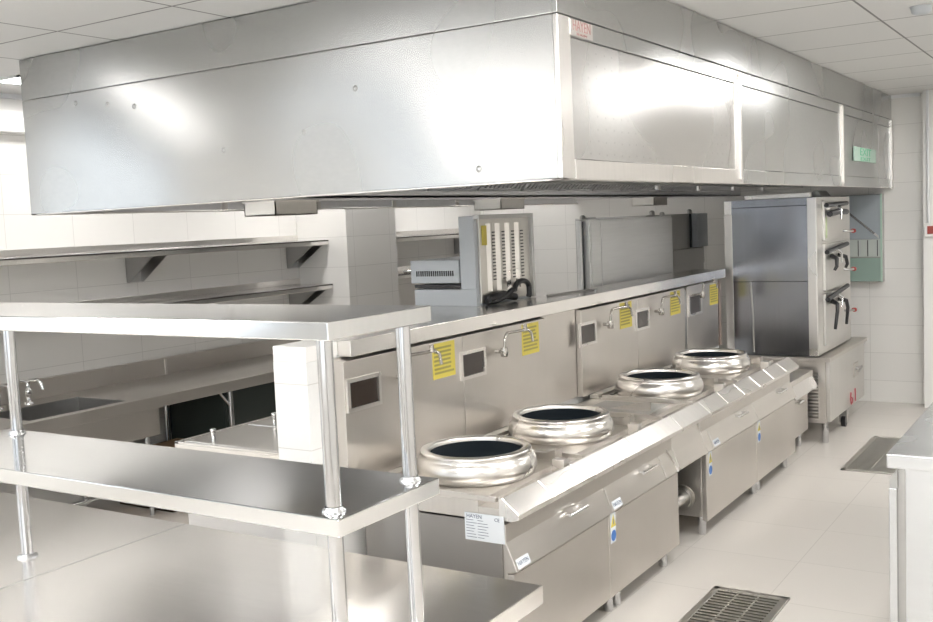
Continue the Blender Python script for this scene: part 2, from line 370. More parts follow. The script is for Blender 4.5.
# ---------------------------------------------------------------- wok ranges
YBACK = -2.70
FX = -1.98
def sticker_yellow(y0, y1, z0, z1, par, x=-2.688):
    s = box(x - .002, y0, z0, x, y1, z1).build('warning_sticker', m_yellow, par); s['label'] = 'yellow printed warning sticker'
    m = MB(); n = 7
    for k in range(n):
        zz = z1 - .018 - k * (z1 - z0 - .03) / n
        m.box(x, y0 + .012, zz - .010, x + .0008, y1 - .012 - .03 * random.random(), zz)
    m.build('printing', m_yink, s)
def gauge(y0, y1, z0, z1, par, x=-2.69):
    f = MB()
    f.box(x, y0, z0, x + .012, y1, z0 + .016).box(x, y0, z1 - .016, x + .012, y1, z1).box(x, y0, z0 + .016, x + .012, y0 + .018, z1 - .016).box(x, y1 - .018, z0 + .016, x + .012, y1, z1 - .016)
    o = f.build('window_frame', m_bevel, par)
    box(x, y0 + .016, z0 + .014, x + .005, y1 - .016, z1 - .014).build('glass', m_glass, o)
def faucet(y, z, par, x=-2.69, s=.85):
    # swan-neck water tap, two bends
    m = MB().tube([(x, y, z - .05), (x + .05, y, z - .05)], .012 * s)
    pts = [(x + .05, y, z - .05), (x + .055, y, z)]
    for k in range(7):
        a = k / 6 * PI / 2; pts.append((x + .055, y + .05 * s * (1 - math.cos(a)) , z + .05 * s * math.sin(a) + .0))
    pts += [(x + .055 + .04, y + .14 * s, z + .055 * s), (x + .10, y + .19 * s, z + .055 * s), (x + .11, y + .215 * s, z + .035 * s), (x + .115, y + .22 * s, z - .02 * s)]
    m.tube(pts, .009 * s)
    m.tube([(x + .10, y + .165 * s, z + .05 * s), (x + .10, y + .16 * s, z + .09 * s)], .013 * s)
    o = m.build('water_tap', m_tap, par)
    MB().tube([(x + .05, y - .01, z - .05), (x + .05, y - .045, z - .045)], .009 * s).lathe((x + .05, y, z - .075), [(.018, 0), (.022, .02), (.018, .045)], 16, True, True).build('valve', m_tap, o)
def wok_ring(cx, cy, par):
    z = .775
    prof = [(.235, 0), (.262, .012), (.274, .035), (.272, .06), (.258, .082), (.246, .092), (.252, .098), (.248, .106), (.232, .110), (.214, .107), (.212, .100), (.208, .085), (.205, .03)]
    prof = [(r * .975, h * 1.18 - .008) for r, h in prof]
    o = MB().lathe((cx, cy, z), prof, 64).build('wok_ring', m_ring, par)
    MB().lathe((cx, cy, z + .035), [(.0, .0), (.05, .002), (.12, .012), (.17, .03), (.201, .065), (.2030, .065), (.2035, .058), (.18, -.02)], 48).build('burner_pit', m_pit, o)
def handle(y, z, par, x, L=.13):
    m = MB().tube([(x - .004, y - L / 2, z), (x + .032, y - L / 2, z)], .008).tube([(x - .004, y + L / 2, z), (x + .032, y + L / 2, z)], .008)
    m.tube([(x + .032, y - L / 2 - .02, z), (x + .032, y + L / 2 + .02, z)], .0085)
    return m.build('handle', m_chrome, par)
CP = [(-2.045, .70), (-1.965, .50)]   # sloping control panel line (x,z)
def cpx(z): return CP[0][0] + (CP[0][1] - z) / (CP[0][1] - CP[1][1]) * (CP[1][0] - CP[0][0])
def leg(x, y, par, h=.11, r=.024):
    o = MB().lathe((x, y, 0), [(r * .8, 0), (r, .006), (r, h)], 20, True, True).build('leg', m_tube, par)
    return o
def bevel_front(y0, y1, par):
    seg = max(1, round((y1 - y0) / .30)); d = (y1 - y0) / seg
    for k in range(seg):
        a, b = y0 + k * d, y0 + (k + 1) * d - .003
        MB().prism([(-2.035, .790), (-2.02, .797), (-1.945, .735), (-1.948, .715), (-1.975, .705), (-2.035, .705)], 'y', a, b).build('front_nosing', m_bevel, par, .002)
def control_panel(y0, y1, par, hy=None, curved=False, lab=None):
    m = MB().prism([(CP[0][0], .705), (CP[1][0], .505), (CP[1][0] - .03, .495), (-2.10, .495), (-2.10, .705)], 'y', y0 + .003, y1 - .003)
    o = m.build('control_panel', m_steel, par, .003)
    if hy is not None: handle(hy, .60, o, cpx(.60))
    if lab:
        z0, z1 = .512, .548
        s = MB()
        s.add([(cpx(z) + e, y, z) for e in (.0005, .0025) for (y, z) in ((lab, z0), (lab + .10, z0), (lab + .10, z1), (lab, z1))], [(0, 3, 2, 1), (4, 5, 6, 7), (0, 1, 5, 4), (1, 2, 6, 5), (2, 3, 7, 6), (3, 0, 4, 7)])
        so = s.build('name_sticker', m_paper, o); so['label'] = 'small white name sticker'
        text('lettering', 'HAYEN', .026, m_ink, so, (cpx(.53) + .003, lab + .05, .53), (0, 1, 0), (-.37, 0, .93))
    return o
def warn_signs(y, z, par):
    s = box(FX - .001, y, z - .065, FX + .0015, y + .055, z + .075).build('warning_label', m_paper, par); s['label'] = 'white label with yellow triangle and blue disc'
    c = y + .0275
    MB().prism([(c - .027, z + .010), (c + .027, z + .010), (c, z + .068)], 'x', FX + .0015, FX + .003).build('triangle', m_yellow, s)
    MB().prism([(c - .003, z + .022), (c + .003, z + .022), (c + .004, z + .046), (c - .004, z + .046)], 'x', FX + .003, FX + .0036).build('triangle_mark', m_ink, s)
    MB().prism([(c + .026 * math.cos(a * PI / 8), z - .032 + .026 * math.sin(a * PI / 8)) for a in range(16)], 'x', FX + .0015, FX + .003).build('disc', m_blue, s)
def wok_range(ya, yb, label, woks, doors, panels, ctrl, signs):
    t = thing('wok_range', label, 'wok range', ((FX + YBACK) / 2, (ya + yb) / 2, 0), 'twin wok ranges along the low wall')
    # carcass
    MB().box(-2.70, ya + .004, .12, FX - .03, yb - .004, .69).build('body', m_steel, t, .003)
    # deck with a gutter behind the nosing
    MB().box(-2.70, ya, .70, -2.13, yb, .775).box(-2.13, ya, .70, -2.035, yb, .752).build('deck', m_steel, t, .003)
    MB().box(-2.70, ya, .775, -2.64, yb, .80).box(-2.64, ya, .775, -2.62, yb, .785).build('rear_upstand', m_steel, t, .003)
    for a in [ya + .002] + [(woks[i][1] + woks[i + 1][1]) / 2 - .01 for i in range(len(woks) - 1)] + [yb - .03]:
        MB().prism([(-2.62, .775), (-2.05, .775), (-2.05, .792), (-2.25, .80), (-2.62, .80)], 'y', a, a + .022).build('deck_divider', m_steel, t, .002)
    for (cx, cy) in woks:
        wok_ring(cx, cy, t)
        box(-2.105, cy + .20, .752, -2.045, cy + .25, .815).build('pilot_cover', m_bevel, t, .003)
        # angled drain spout and knee bracket on the deck between burners
        MB().prism([(-2.30, .776), (-2.14, .776), (-2.14, .83)], 'y', cy + .33, cy + .336).box(-2.15, cy + .30, .752, -2.135, cy + .36, .83).build('knee_bracket', m_steel, t, .001)
        MB().tube([(-2.55, cy + .40, .79), (-2.20, cy + .40, .79)], .012).build('gas_pipe', m_steel, t)
    # nosing, controls, doors
    bevel_front(ya, yb, t)
    for (a, b, hy, lb) in ctrl: control_panel(a, b, t, hy, lab=lb)
    for (a, b) in doors: box(FX - .03, a + .003, .10, FX, b - .003, .492).build('door', m_steel, t, .004)
    for (y, z) in signs: warn_signs(y, z, t)
    # splash panels
    for (a, b, g0, s0, tp) in panels:
        MB().prism([(-2.755, .80), (-2.70, .80), (-2.695, 1.32), (-2.755, 1.332)], 'y', a + .002, b - .002).build('splash_panel', m_steel, t, .002)
        gauge(g0 - .03, g0 + .20, 1.105, 1.245, t, -2.697)
        sticker_yellow(s0, s0 + .19, 1.145, 1.312, t, -2.694)
        faucet(tp, 1.255, t, -2.698)
    for y in (ya + .07, ya + .55 * (yb - ya) , yb - .10):
        for x in (FX - .06, -2.60): leg(x, y, t, .121)
    for y in (ya + .55 * (yb - ya) + .09,): leg(FX - .06, y, t, .121)
    return t
w1 = wok_range(3.35, 5.12, 'steel twin wok range nearest the work table, first in the row',
    [(-2.37, 3.73), (-2.38, 4.56)], [(3.35, 4.23), (4.23, 5.12)],
    [(3.25, 4.165, 3.29, 3.90, 3.62), (4.165, 5.03, 4.16, 4.75, 4.48)],
    [(3.35, 4.25, 3.92, 3.37), (4.25, 4.92, 4.72, 4.27)], [(4.25, .42)])
w2 = wok_range(5.56, 7.46, 'steel twin wok range farther down the row beyond the open pipe gap',
    [(-2.38, 5.88), (-2.39, 6.86)], [(5.56, 6.52), (6.52, 7.46)],
    [(5.47, 6.32, 5.46, 6.03, 5.78), (6.32, 7.20, 6.30, 6.91, 6.62)],
    [(5.56, 5.66, None, None), (5.66, 6.54, 6.24, 5.68), (6.54, 7.46, 7.14, None)], [(5.60, .42), (6.55, .42)])
# curved joint cheek at the end of the first range controls
m = MB()
prof = [(CP[0][0], .705), (CP[1][0], .505), (CP[1][0] - .03, .495), (-2.10, .495), (-2.10, .705)]
m.prism(prof, 'y', 4.925, 5.12); m.build('end_control_panel', m_steel, w1, .003)
m = MB()
pts = []
for k in range(13):
    a = k / 12; z = .70 - .195 * a; pts.append((cpx(z) + .003, 4.98 + .10 * math.sin(a * PI * .55), z))
m.tube(pts, .006, 8); m.build('curved_seam', m_bevel, w1)
# rating plate on the near side of range one
rp = box(-2.19, 3.341, .615, -2.01, 3.3458, .725).build('rating_plate', m_paper, w1); rp['label'] = 'white printed rating plate'
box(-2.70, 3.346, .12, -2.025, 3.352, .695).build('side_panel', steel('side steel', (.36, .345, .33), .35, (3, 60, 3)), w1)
text('lettering', 'HAYEN', .022, m_ink, rp, (-2.145, 3.3405, .712), (1, 0, 0), (0, 0, 1))
text('lettering', 'CE', .02, m_ink, rp, (-2.04, 3.3405, .708), (1, 0, 0), (0, 0, 1))
m = MB()
for k in range(7):
    z = .698 - k * .0115
    m.box(-2.183, 3.3402, z - .002, -2.183 + .03 + .02 * random.random(), 3.3408, z)
    m.box(-2.13, 3.3402, z - .002, -2.13 + .02 + .03 * random.random(), 3.3408, z)
m.build('printing', m_ink, rp)

# filler unit over the open gap
fl = thing('gap_filler_unit', 'narrow steel filler bridging the open gap with a drain pipe between the wok ranges', 'filler unit', (-2.3, 5.34, 0))
MB().box(-2.70, 5.123, .70, -2.13, 5.557, .775).box(-2.13, 5.123, .70, -2.035, 5.557, .752).build('deck', m_steel, fl, .002)
MB().box(-2.58, 5.16, .775, -2.18, 5.52, .777).build('drain_tray', m_dsteel, fl)
MB().prism([(-2.45, .777), (-2.2, .777), (-2.2, .83), (-2.22, .83)], 'y', 5.30, 5.304).build('knee_bracket', m_steel, fl)
bevel_front(5.123, 5.557, fl); 
MB().prism(prof, 'y', 5.123, 5.557).build('control_panel', m_steel, fl, .003)
MB().prism([(-2.75, .80), (-2.735, .80), (-2.73, 1.33), (-2.75, 1.332)], 'y', 5.035, 5.465).build('splash_panel', m_steel, fl, .002)
MB().box(-2.62, 5.13, .12, -2.60, 5.55, .70).build('back_panel', m_dsteel, fl)
MB().tube([(-2.12, 5.135, .225), (-2.11, 5.30, .235), (-2.11, 5.50, .24)], .032, 24).build('drain_pipe', m_chrome, fl)
MB().tube([(-2.11, 5.48, .24), (-2.11, 5.50, .24)], .060, 28).tube([(-2.11, 5.505, .24), (-2.11, 5.52, .24)], .074, 28).build('pipe_flange', m_grate, fl)
MB().tube([(-2.30, 5.22, .70), (-2.30, 5.22, .02)], .02, 14).build('drain_pipe', m_black, fl)
MB().tube([(-2.08, 5.19, .70), (-2.09, 5.18, .45), (-2.2, 5.18, .12)], .008, 8).build('gas_hose', m_black, fl)

# stock pot stove, low and short, beyond range two
st = thing('stock_pot_stove', 'low steel stock pot stove squeezed between the last wok range and steamer', 'stove', (-2.35, 7.84, 0))
MB().box(-2.70, 7.50, .13, -2.06, 8.14, .56).build('body', m_steel, st, .003)
MB().box(-2.70, 7.49, .56, -2.02, 8.16, .60).build('deck', m_steel, st, .003)
MB().prism([(-2.06, .56), (-2.02, .56), (-1.98, .47), (-2.06, .46)], 'y', 7.50, 8.14).build('control_panel', m_bevel, st, .002)
MB().lathe((-2.36, 7.82, .60), [(.20, 0), (.225, .015), (.22, .03), (.19, .032), (.17, .02)], 40).build('burner_ring', m_ring, st)
MB().lathe((-2.36, 7.82, .602), [(0, .004), (.17, .006), (.185, .02)], 32).build('burner_pit', m_pit, st)
handle(7.82, .40, st, -2.06, .10)
for x, y in ((-2.12, 7.56), (-2.12, 8.08), (-2.62, 7.56), (-2.62, 8.08)): leg(x, y, st, .131, .022)

tp = thing('tap_panel', 'narrow steel splash panel with tap and gauge, last in the row beside the steamer', 'splash panel', (-2.73, 7.6, .80))
MB().prism([(-2.755, .80), (-2.705, .80), (-2.70, 1.325), (-2.755, 1.332)], 'y', 7.26, 7.96).build('panel', m_steel, tp, .002)
MB().box(-2.755, 7.215, .80, -2.705, 7.255, 1.30).build('side_post', m_dsteel, tp); MB().box(-2.755, 7.97, .80, -2.70, 8.02, 1.32).build('side_post', plain('brown stained post', (.24, .18, .15), .4), tp)
gauge(7.28, 7.56, 1.10, 1.26, tp, -2.702); sticker_yellow(7.76, 7.95, 1.14, 1.30, tp, -2.699); faucet(7.46, 1.30, tp, -2.703, .7)

# ---------------------------------------------------------------- steamer cabinet on its stand
sc_ = thing('steaming_cabinet', 'tall steel steaming cabinet with three clamp doors standing on a louvred base', 'steamer', (-2.36, 8.83, .69))
SX0, SX1, SY0, SY1 = -2.72, -1.99, 8.22, 9.38
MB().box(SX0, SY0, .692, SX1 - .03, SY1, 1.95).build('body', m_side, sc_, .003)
box(SX0 - .002, SY0 - .008, .70, SX0 + .06, SY0, 1.945).build('corner_post', m_bevel, sc_, .002)
box(SX1 - .07, SY0 - .008, .70, SX1 - .004, SY0 + .03, 1.945).build('corner_post', m_bevel, sc_, .002)
MB().box(SX0 + .06, SY0 - .003, 1.288, SX1 - .07, SY0, 1.293).box(SX0 + .06, SY0 - .003, 1.885, SX1 - .07, SY0, 1.890).build('panel_seam', m_black, sc_)
MB().tube([(-2.50, SY0 - .006, .72), (-2.50, SY0 - .006, 1.0), (-2.515, SY0 - .006, 1.29)], .008, 8).build('panel_crease', m_dsteel, sc_)
box(SX0 + .16, SY0 + .02, 1.95, SX1 - .05, SY0 + .06, 1.985).build('top_bar', m_bevel, sc_, .003)
MB().prism([(-2.10, 1.95), (-1.99, 1.95), (-2.03, 2.0), (-2.06, 2.0)], 'y', SY0 + .2, SY0 + .5).build('steam_vent', m_dsteel, sc_, .003)
box(SX1 - .03, SY0, .70, SX1, SY1, 1.948).build('front_frame', m_door, sc_, .003)
def clampdoor(z0, z1, zh, tilt, grip):
    y0, y1 = SY0 + .17, SY1 - .10
    d = box(SX1, y0, z0, SX1 + .022, y1, z1).build('door', m_door, sc_, .004)
    yc = (y0 + y1) / 2 - .15
    MB().tube([(SX1 + .045, y0 - .04, zh - tilt), (SX1 + .045, y1 - .22, zh + tilt)], .019, 10).build('clamp_bar', m_black, d)
    if grip > 0:
        for s in (-1, 1):
            yy = yc + s * .19
            MB().tube([(SX1 + .03, yy - s * .07, zh - .06), (SX1 + .08, yy - s * .03, zh - .08), (SX1 + .085, yy, zh - .14), (SX1 + .07, yy + s * .01, zh - .08 - grip)], .020, 10, r1=.012).build('clamp_grip', m_black, d)
    else: MB().tube([(SX1 + .06, yc - .29, zh - .075), (SX1 + .065, yc, zh - .06), (SX1 + .06, yc + .29, zh - .065)], .024, 10).build('clamp_grip', m_black, d)
    MB().tube([(SX1 + .022, yc, zh), (SX1 + .085, yc, zh - .04)], .016, 10).tube([(SX1 + .085, yc, zh - .04), (SX1 + .085, yc - .02, zh - .12)], .009, 8).build('clamp_screw', m_chrome, d)
clampdoor(1.60, 1.915, 1.885, 0.006, -1)
clampdoor(1.20, 1.575, 1.530, .02, .09)
clampdoor(.76, 1.175, 1.165, .03, .20)
for z in (1.655, 1.33, .98):
    o = MB().tube([(SX1 + .02, 9.03, z + .005), (SX1 + .06, 9.03, z), (SX1 + .08, 9.12, z)], .010, 10).build('drain_knob', m_dsteel, sc_)
    MB().lathe((SX1 + .08, 9.14, z - .018), [(.010, 0), (.022, .008), (.022, .028), (.010, .036)], 12, True, True).build('knob_tip', m_red, o)
gb = box(SX1 + .022, SY0 + .2, 1.62, SX1 + .0235, SY0 + .24, 1.79).build('level_gauge', plain('pale green strip', (.45, .55, .30), .3), sc_)

bs = thing('steamer_base', 'steel base unit with louvred side and castor carrying the steaming cabinet', 'base unit', (-2.33, 8.85, 0))
box(-2.74, 8.20, .655, -1.90, 9.62, .688).build('top_plate', m_steel, bs, .003)
box(-2.72, 8.24, .16, -1.945, 9.56, .655).build('body', m_steel, bs, .003)
m = MB()
for k in range(14):
    z = .20 + k * .027
    m.prism([(8.238, z), (8.215, z - .008), (8.215, z + .002), (8.238, z + .014)], 'x', -2.32, -2.00)
m.build('louvre', m_bevel, bs)
box(-1.945, 8.26, .17, -1.915, 9.54, .65).build('door', m_door, bs, .004)
d2 = MB().box(-1.915, 9.10, .40, -1.905, 9.26, .52).build('latch', m_steel, bs, .002)
MB().tube([(-1.905, 9.16, .47), (-1.87, 9.16, .47)], .016, 12).tube([(-1.87, 9.08, .46), (-1.87, 9.22, .48)], .010, 8).build('latch_handle', m_dsteel, d2)
red = MB().tube([(-1.912, 8.98, .29), (-1.912, 8.965, .23), (-1.912, 8.985, .19), (-1.912, 9.03, .20), (-1.912, 9.03, .235), (-1.912, 8.99, .245)], .006, 6).tube([(-1.912, 9.14, .30), (-1.912, 9.15, .19)], .006, 6).build('marker_writing', m_redink, bs)
red['label'] = 'red marker writing reading 61'
leg(-1.96, 8.27, bs, .165, .026); leg(-2.66, 8.27, bs, .165, .026); leg(-2.66, 9.5, bs, .165, .026)
cs = MB().box(-2.0, 8.90, .105, -1.93, 9.0, .16).box(-1.995, 8.92, .04, -1.985, 8.98, .11).box(-1.945, 8.92, .04, -1.935, 8.98, .11).build('castor_fork', m_dsteel, bs)
MB().tube([(-1.982, 8.95, .045), (-1.948, 8.95, .045)], .045, 20).build('castor_wheel', m_black, cs)

# ---------------------------------------------------------------- appliances behind the low wall
eq = thing('equipment_stand', 'steel stand behind the low wall supporting the vented griller', 'stand', (-3.21, 4.9, 0))
box(-3.47, 4.2, 1.37, -2.965, 5.75, 1.405).build('stand_top', m_top, eq, .003)
for x in (-3.44, -3.0):
    for y in (4.24, 5.70): MB().tube([(x, y, 0), (x, y, 1.37)], .02, 12).build('leg', m_tube, eq)
box(-3.45, 4.24, .60, -2.98, 5.71, .625).build('undershelf', m_top, eq, .002)
# salamander griller: C-shaped side, vented back facing the woks
sg = thing('vented_griller', 'grey steel salamander griller with slotted back plate standing on the low wall top', 'griller', (-3.2, 5.1, 1.405))
MB().box(-3.42, 4.80, 1.405, -3.0, 5.42, 1.50).box(-3.10, 4.80, 1.50, -3.0, 5.42, 1.905).build('casing', m_grey, sg, .004)
hh = MB().box(-3.44, 4.80, 1.535, -3.11, 5.42, 1.665).build('grill_head', m_grey, sg, .004)
m = MB()
for k in range(18): m.box(-3.40 + k * .0145, 4.797, 1.575, -3.393 + k * .0145, 4.80, 1.605)
m.build('vent_slots', m_black, hh)
MB().box(-3.43, 4.82, 1.505, -3.11, 5.40, 1.525).build('rack', m_black, sg)
MB().tube([(-3.44, 4.84, 1.60), (-3.51, 4.84, 1.60), (-3.51, 5.38, 1.60), (-3.44, 5.38, 1.60)], .010, 10).build('head_handle', m_chrome, hh)
bk = MB().box(-3.0, 4.83, 1.42, -2.985, 5.40, 1.885).build('back_plate', m_grate, sg, .002)
MB().box(-3.0, 4.80, 1.885, -2.965, 5.42, 1.91).box(-3.0, 5.395, 1.41, -2.965, 5.42, 1.885).build('back_frame', m_dsteel, sg, .002)
for q, yq in enumerate((4.93, 5.03, 5.14, 5.25)):
    MB().prism([(-2.985, yq - .03), (-2.972, yq), (-2.985, yq + .03)], 'z', 1.48, 1.86).build('back_rib', m_bevel, bk)
m = MB()
for yq in (4.965, 5.075, 5.185, 5.29):
    for k in range(15): m.box(-2.986, yq, 1.54 + k * .019, -2.981, yq + .028, 1.547 + k * .019)
m.build('back_slots', m_black, bk)
ys = box(-2.986, 4.855, 1.74, -2.981, 4.905, 1.85).build('warning_sticker', m_yellow, bk); ys['label'] = 'yellow sticker'
pts = [(-2.975, 4.86, 1.425), (-2.95, 4.92, 1.425), (-2.94, 5.02, 1.445), (-2.93, 5.07, 1.475)]
for k in range(11):
    a = PI - k / 10 * PI; pts.append((-2.93, 5.19 + .085 * math.cos(a), 1.475 + .045 * math.sin(a)))
pts += [(-2.93, 5.275, 1.44), (-2.935, 5.275, 1.42)]
MB().tube(pts, .016, 12).build('power_cable', m_black, sg)
MB().tube([(-2.96, 4.86, 1.44), (-2.955, 5.02, 1.455), (-2.95, 5.14, 1.43)], .022, 12).build('cable_plug', m_black, sg)
tag(MB().tube([(-2.90, 5.44, 1.411), (-2.86, 5.75, 1.412), (-2.80, 5.93, 1.411), (-2.75, 5.80, 1.411)], .006, 8).build('loose_cable', m_dsteel), 'thin loose cable lying on the low wall top right of the griller', 'cable')

ov = thing('steel_screen', 'tall narrow steel screen with hinged brackets on top, right of the vented griller', 'steel screen', (-3.09, 7.05, 0))
box(-3.12, 6.38, .10, -3.06, 7.92, 1.855).build('body', m_boxs, ov, .004)
MB().box(-3.06, 6.40, .12, -3.052, 6.55, 1.84).build('back_strip', m_boxs, ov, .002); MB().box(-3.06, 6.56, .12, -3.052, 7.91, 1.84).build('back_panel', m_boxs, ov, .002)
MB().box(-3.13, 6.325, .12, -3.10, 6.352, 1.85).build('side_flange', m_boxs, ov, .003); MB().box(-3.12, 6.352, .14, -3.10, 6.38, 1.84).build('seal', m_black, ov)
for y in (6.35, 7.80): MB().lathe((-3.10, y + .02, 1.855), [(.02, 0), (.02, .02), (.01, .03)], 12, True, True).build('hinge_cap', m_dsteel, ov)
box(-3.12, 6.40, 1.855, -3.06, 6.50, 1.868).build('top_bracket', m_dsteel, ov)
for y in (6.45, 7.85): leg(-3.09, y, ov, .10, .022)
rc = thing('reach_in_cabinet', 'dark steel cabinet with an open recess beyond the tall oven', 'cabinet', (-3.65, 8.65, 0))
MB().box(-3.95, 7.97, .10, -3.30, 9.34, 1.55).box(-3.95, 7.97, 1.55, -3.30, 9.20, 1.862).build('body', m_dsteel, rc, .004)
MB().box(-3.30, 8.98, 1.555, -3.285, 9.0, 1.86).build('door_gap', m_black, rc)
box(-3.30, 9.02, 1.555, -3.24, 9.30, 1.86).build('control_box', m_grey, rc, .004)
box(-3.30, 7.99, 1.40, -3.288, 9.33, 1.545).build('drip_ledge', m_dsteel, rc, .002)
for y in (8.25, 9.15): MB().lathe((-3.36, y, 1.862), [(.022, 0), (.022, .03), (.01, .04)], 12, True, True).build('roof_cap', m_dsteel, rc)
for x, y in ((-3.9, 8.05), (-3.36, 8.05), (-3.9, 9.25), (-3.36, 9.25)): leg(x, y, rc, .10, .022)

# chest with two flush lids and small knobs, behind the work table
ch = thing('lidded_counter', 'low steel counter with knobbed flush lids left of the tiled wall end', 'counter', (-3.45, 3.8, 0))
MB().box(-3.92, 3.46, .12, -2.97, 4.17, .81).build('body', m_inner, ch, .003)
MB().box(-3.96, 3.44, .81, -2.95, 4.19, .84).box(-3.96, 3.44, .84, -3.93, 4.19, .852).box(-3.96, 3.44, .84, -2.95, 3.455, .852).build('counter_top', m_top, ch, .003)
for y0, y1 in ((3.47, 3.89), (3.91, 4.175)):
    l = box(-3.92, y0, .84, -2.97, y1, .852).build('lid', m_top, ch, .004)
    for x in (-3.80, -3.12): MB().lathe((x, y0 + .08, .852), [(.010, 0), (.010, .035), (.016, .04), (.016, .052), (.004, .056)], 16, True, True).build('knob', m_chrome, l)
for x, y in ((-3.86, 3.52), (-3.03, 3.52), (-3.86, 4.12), (-3.03, 4.12)): leg(x, y, ch, .12, .022)

# ---------------------------------------------------------------- sink counter along the back wall
sk = thing('sink_counter', 'long steel sink counter with splashback standing along the tiled back wall', 'sink counter', (-5.9, 5.0, 0))
SCX0, SCX1, SCY0, SCY1, SZ = -6.262, -5.45, 2.60, 7.0, .80
bas = [(2.75, 3.32), (3.40, 3.72), (3.76, 4.42)]
bas = [(2.75, 3.42), (3.70, 4.42)]
bx0, bx1 = -6.02, -5.52
m = MB(); cur = SCY0
for a, b in bas:
    m.box(SCX0, cur, SZ - .04, SCX1, a, SZ); m.box(SCX0, a, SZ - .04, bx0, b, SZ); m.box(bx1, a, SZ - .04, SCX1, b, SZ); cur = b
m.box(SCX0, cur, SZ - .04, SCX1, SCY1, SZ)
m.build('worktop', m_steel, sk, .002)
MB().box(SCX1 + .0005, SCY0, SZ - .075, SCX1 + .008, SCY1, SZ + .002).build('front_lip', m_steel, sk, .003)
MB().box(SCX1 - .006, 3.5, SZ - .26, SCX1 + .0005, 4.62, SZ - .075).build('sink_apron', m_steel, sk, .003)
for a, b in bas:
    MB().box(bx0, a, SZ - .28, bx1, b, SZ - .272).box(bx0, a, SZ - .28, bx0 + .006, b, SZ).box(bx1 - .006, a, SZ - .28, bx1, b, SZ).box(bx0, a, SZ - .28, bx1, a + .006, SZ).box(bx0, b - .006, SZ - .28, bx1, b, SZ).build('basin', m_dsteel, sk, .002)
    MB().tube([(-5.62, b + .02, SZ - .27), (-5.62, b + .02, SZ)], .016, 10).build('overflow_pipe', m_chrome, sk)
MB().box(SCX0, SCY0, SZ, SCX0 + .02, SCY1, .93).box(SCX0, SCY0, .92, SCX0 + .035, SCY1, .935).build('splashback', m_steel, sk, .003)
box(SCX0 + .02, 5.38, SZ, SCX0 + .026, 5.40, .925).build('splash_joint', m_bevel, sk)
for y in (2.7, 3.6, 4.55, 5.33, 6.02, 6.9):
    for x in (-5.50, -6.2): MB().tube([(x, y, 0), (x, y, SZ - .04)], .019, 12).build('leg', m_tube, sk)
    MB().tube([(-5.50, y, .60), (-5.50, y - .13, SZ - .05)], .010, 8).build('leg_brace', m_chrome, sk)
for (a, b) in ((2.7, 3.6), (3.6, 4.55), (4.55, 5.33)): MB().tube([(-5.50, a, .22), (-5.50, b, .22)], .014, 10).build('leg_rail', m_chrome, sk)
for y in (3.88, 4.10):
    t = thing('sink_tap', 'chrome lever tap on sink rim, %s' % ('behind the left post of the work table' if y < 4 else 'just right of the work table post'), 'tap', (-6.10, y, SZ), 'taps on the sink counter')
    MB().lathe((-6.10, y, SZ), [(.030, 0), (.028, .015), (.014, .02), (.014, .06), (.022, .065), (.022, .10), (.013, .105), (.013, .15)], 18, True, True).build('tap_body', m_chrome, t)
    MB().tube([(-6.10, y, SZ + .14), (-6.08, y + .005, SZ + .16), (-6.02, y + .02, SZ + .165), (-6.0, y + .03, SZ + .14), (-5.99, y + .035, SZ + .10)], .012, 10).build('spout', m_chrome, t)
    MB().tube([(-6.10, y, SZ + .15), (-6.10, y - .06, SZ + .165)], .008, 8).build('lever', m_chrome, t)
# things stored under the sink counter
uc = thing('under_counter_fridge', 'dark under-counter fridge beneath the sink counter', 'fridge', (-5.85, 5.68, 0))
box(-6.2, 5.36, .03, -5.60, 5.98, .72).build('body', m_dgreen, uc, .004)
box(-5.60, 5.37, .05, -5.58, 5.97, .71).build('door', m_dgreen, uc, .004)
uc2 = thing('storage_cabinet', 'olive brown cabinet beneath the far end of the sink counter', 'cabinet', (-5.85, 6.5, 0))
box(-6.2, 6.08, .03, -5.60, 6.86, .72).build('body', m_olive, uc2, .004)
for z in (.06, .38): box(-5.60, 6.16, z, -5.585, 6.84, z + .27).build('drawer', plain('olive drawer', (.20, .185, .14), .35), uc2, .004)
box(-5.60, 6.14, .66, -5.57, 6.86, .68).build('rail', m_dsteel, uc2)
cb = thing('cardboard_box', 'open brown cardboard box on the floor beneath the sink counter', 'box', (-5.6, 4.9, 0))
MB().box(-5.95, 4.64, 0, -5.40, 5.20, .02).box(-5.95, 4.64, 0, -5.93, 5.20, .36).box(-5.42, 4.64, 0, -5.40, 5.20, .36).box(-5.95, 4.64, 0, -5.40, 4.66, .36).box(-5.95, 5.18, 0, -5.40, 5.20, .36).build('carton', m_card, cb)
MB().prism([(-5.42, .36), (-5.40, .36), (-5.28, .30), (-5.29, .29)], 'y', 4.65, 5.19).build('flap', m_card, cb)

# ---------------------------------------------------------------- wall shelves
def wall_shelf(name, label, x0, x1, y0, y1, z, brk):
    t = thing(name, label, 'wall shelf', (x0, (y0 + y1) / 2, z), 'steel wall shelves on the tiled back wall')
    MB().box(x0, y0, z - .015, x1, y1, z).box(x1 - .012, y0, z - .045, x1, y1, z).box(x0, y0, z, x0 + .012, y1, z + .05).build('shelf_board', m_top, t, .003)
    for y in brk:
        m = MB()
        for dy in (0,):
            m.prism([(x0 + .002, z - .016), (x1 - .05, z - .016), (x1 - .05, z - .04), (x0 + .03, z - .24), (x0 + .002, z - .24)], 'y', y, y + .006)
            m.prism([(x0 + .002, z - .016), (x1 - .05, z - .016), (x1 - .05, z - .04), (x0 + .03, z - .24), (x0 + .002, z - .24)], 'y', y + .13, y + .136)
            m.box(x0 + .002, y, z - .24, x0 + .008, y + .136, z - .016)
        m.build('bracket', m_dsteel, t, .001)
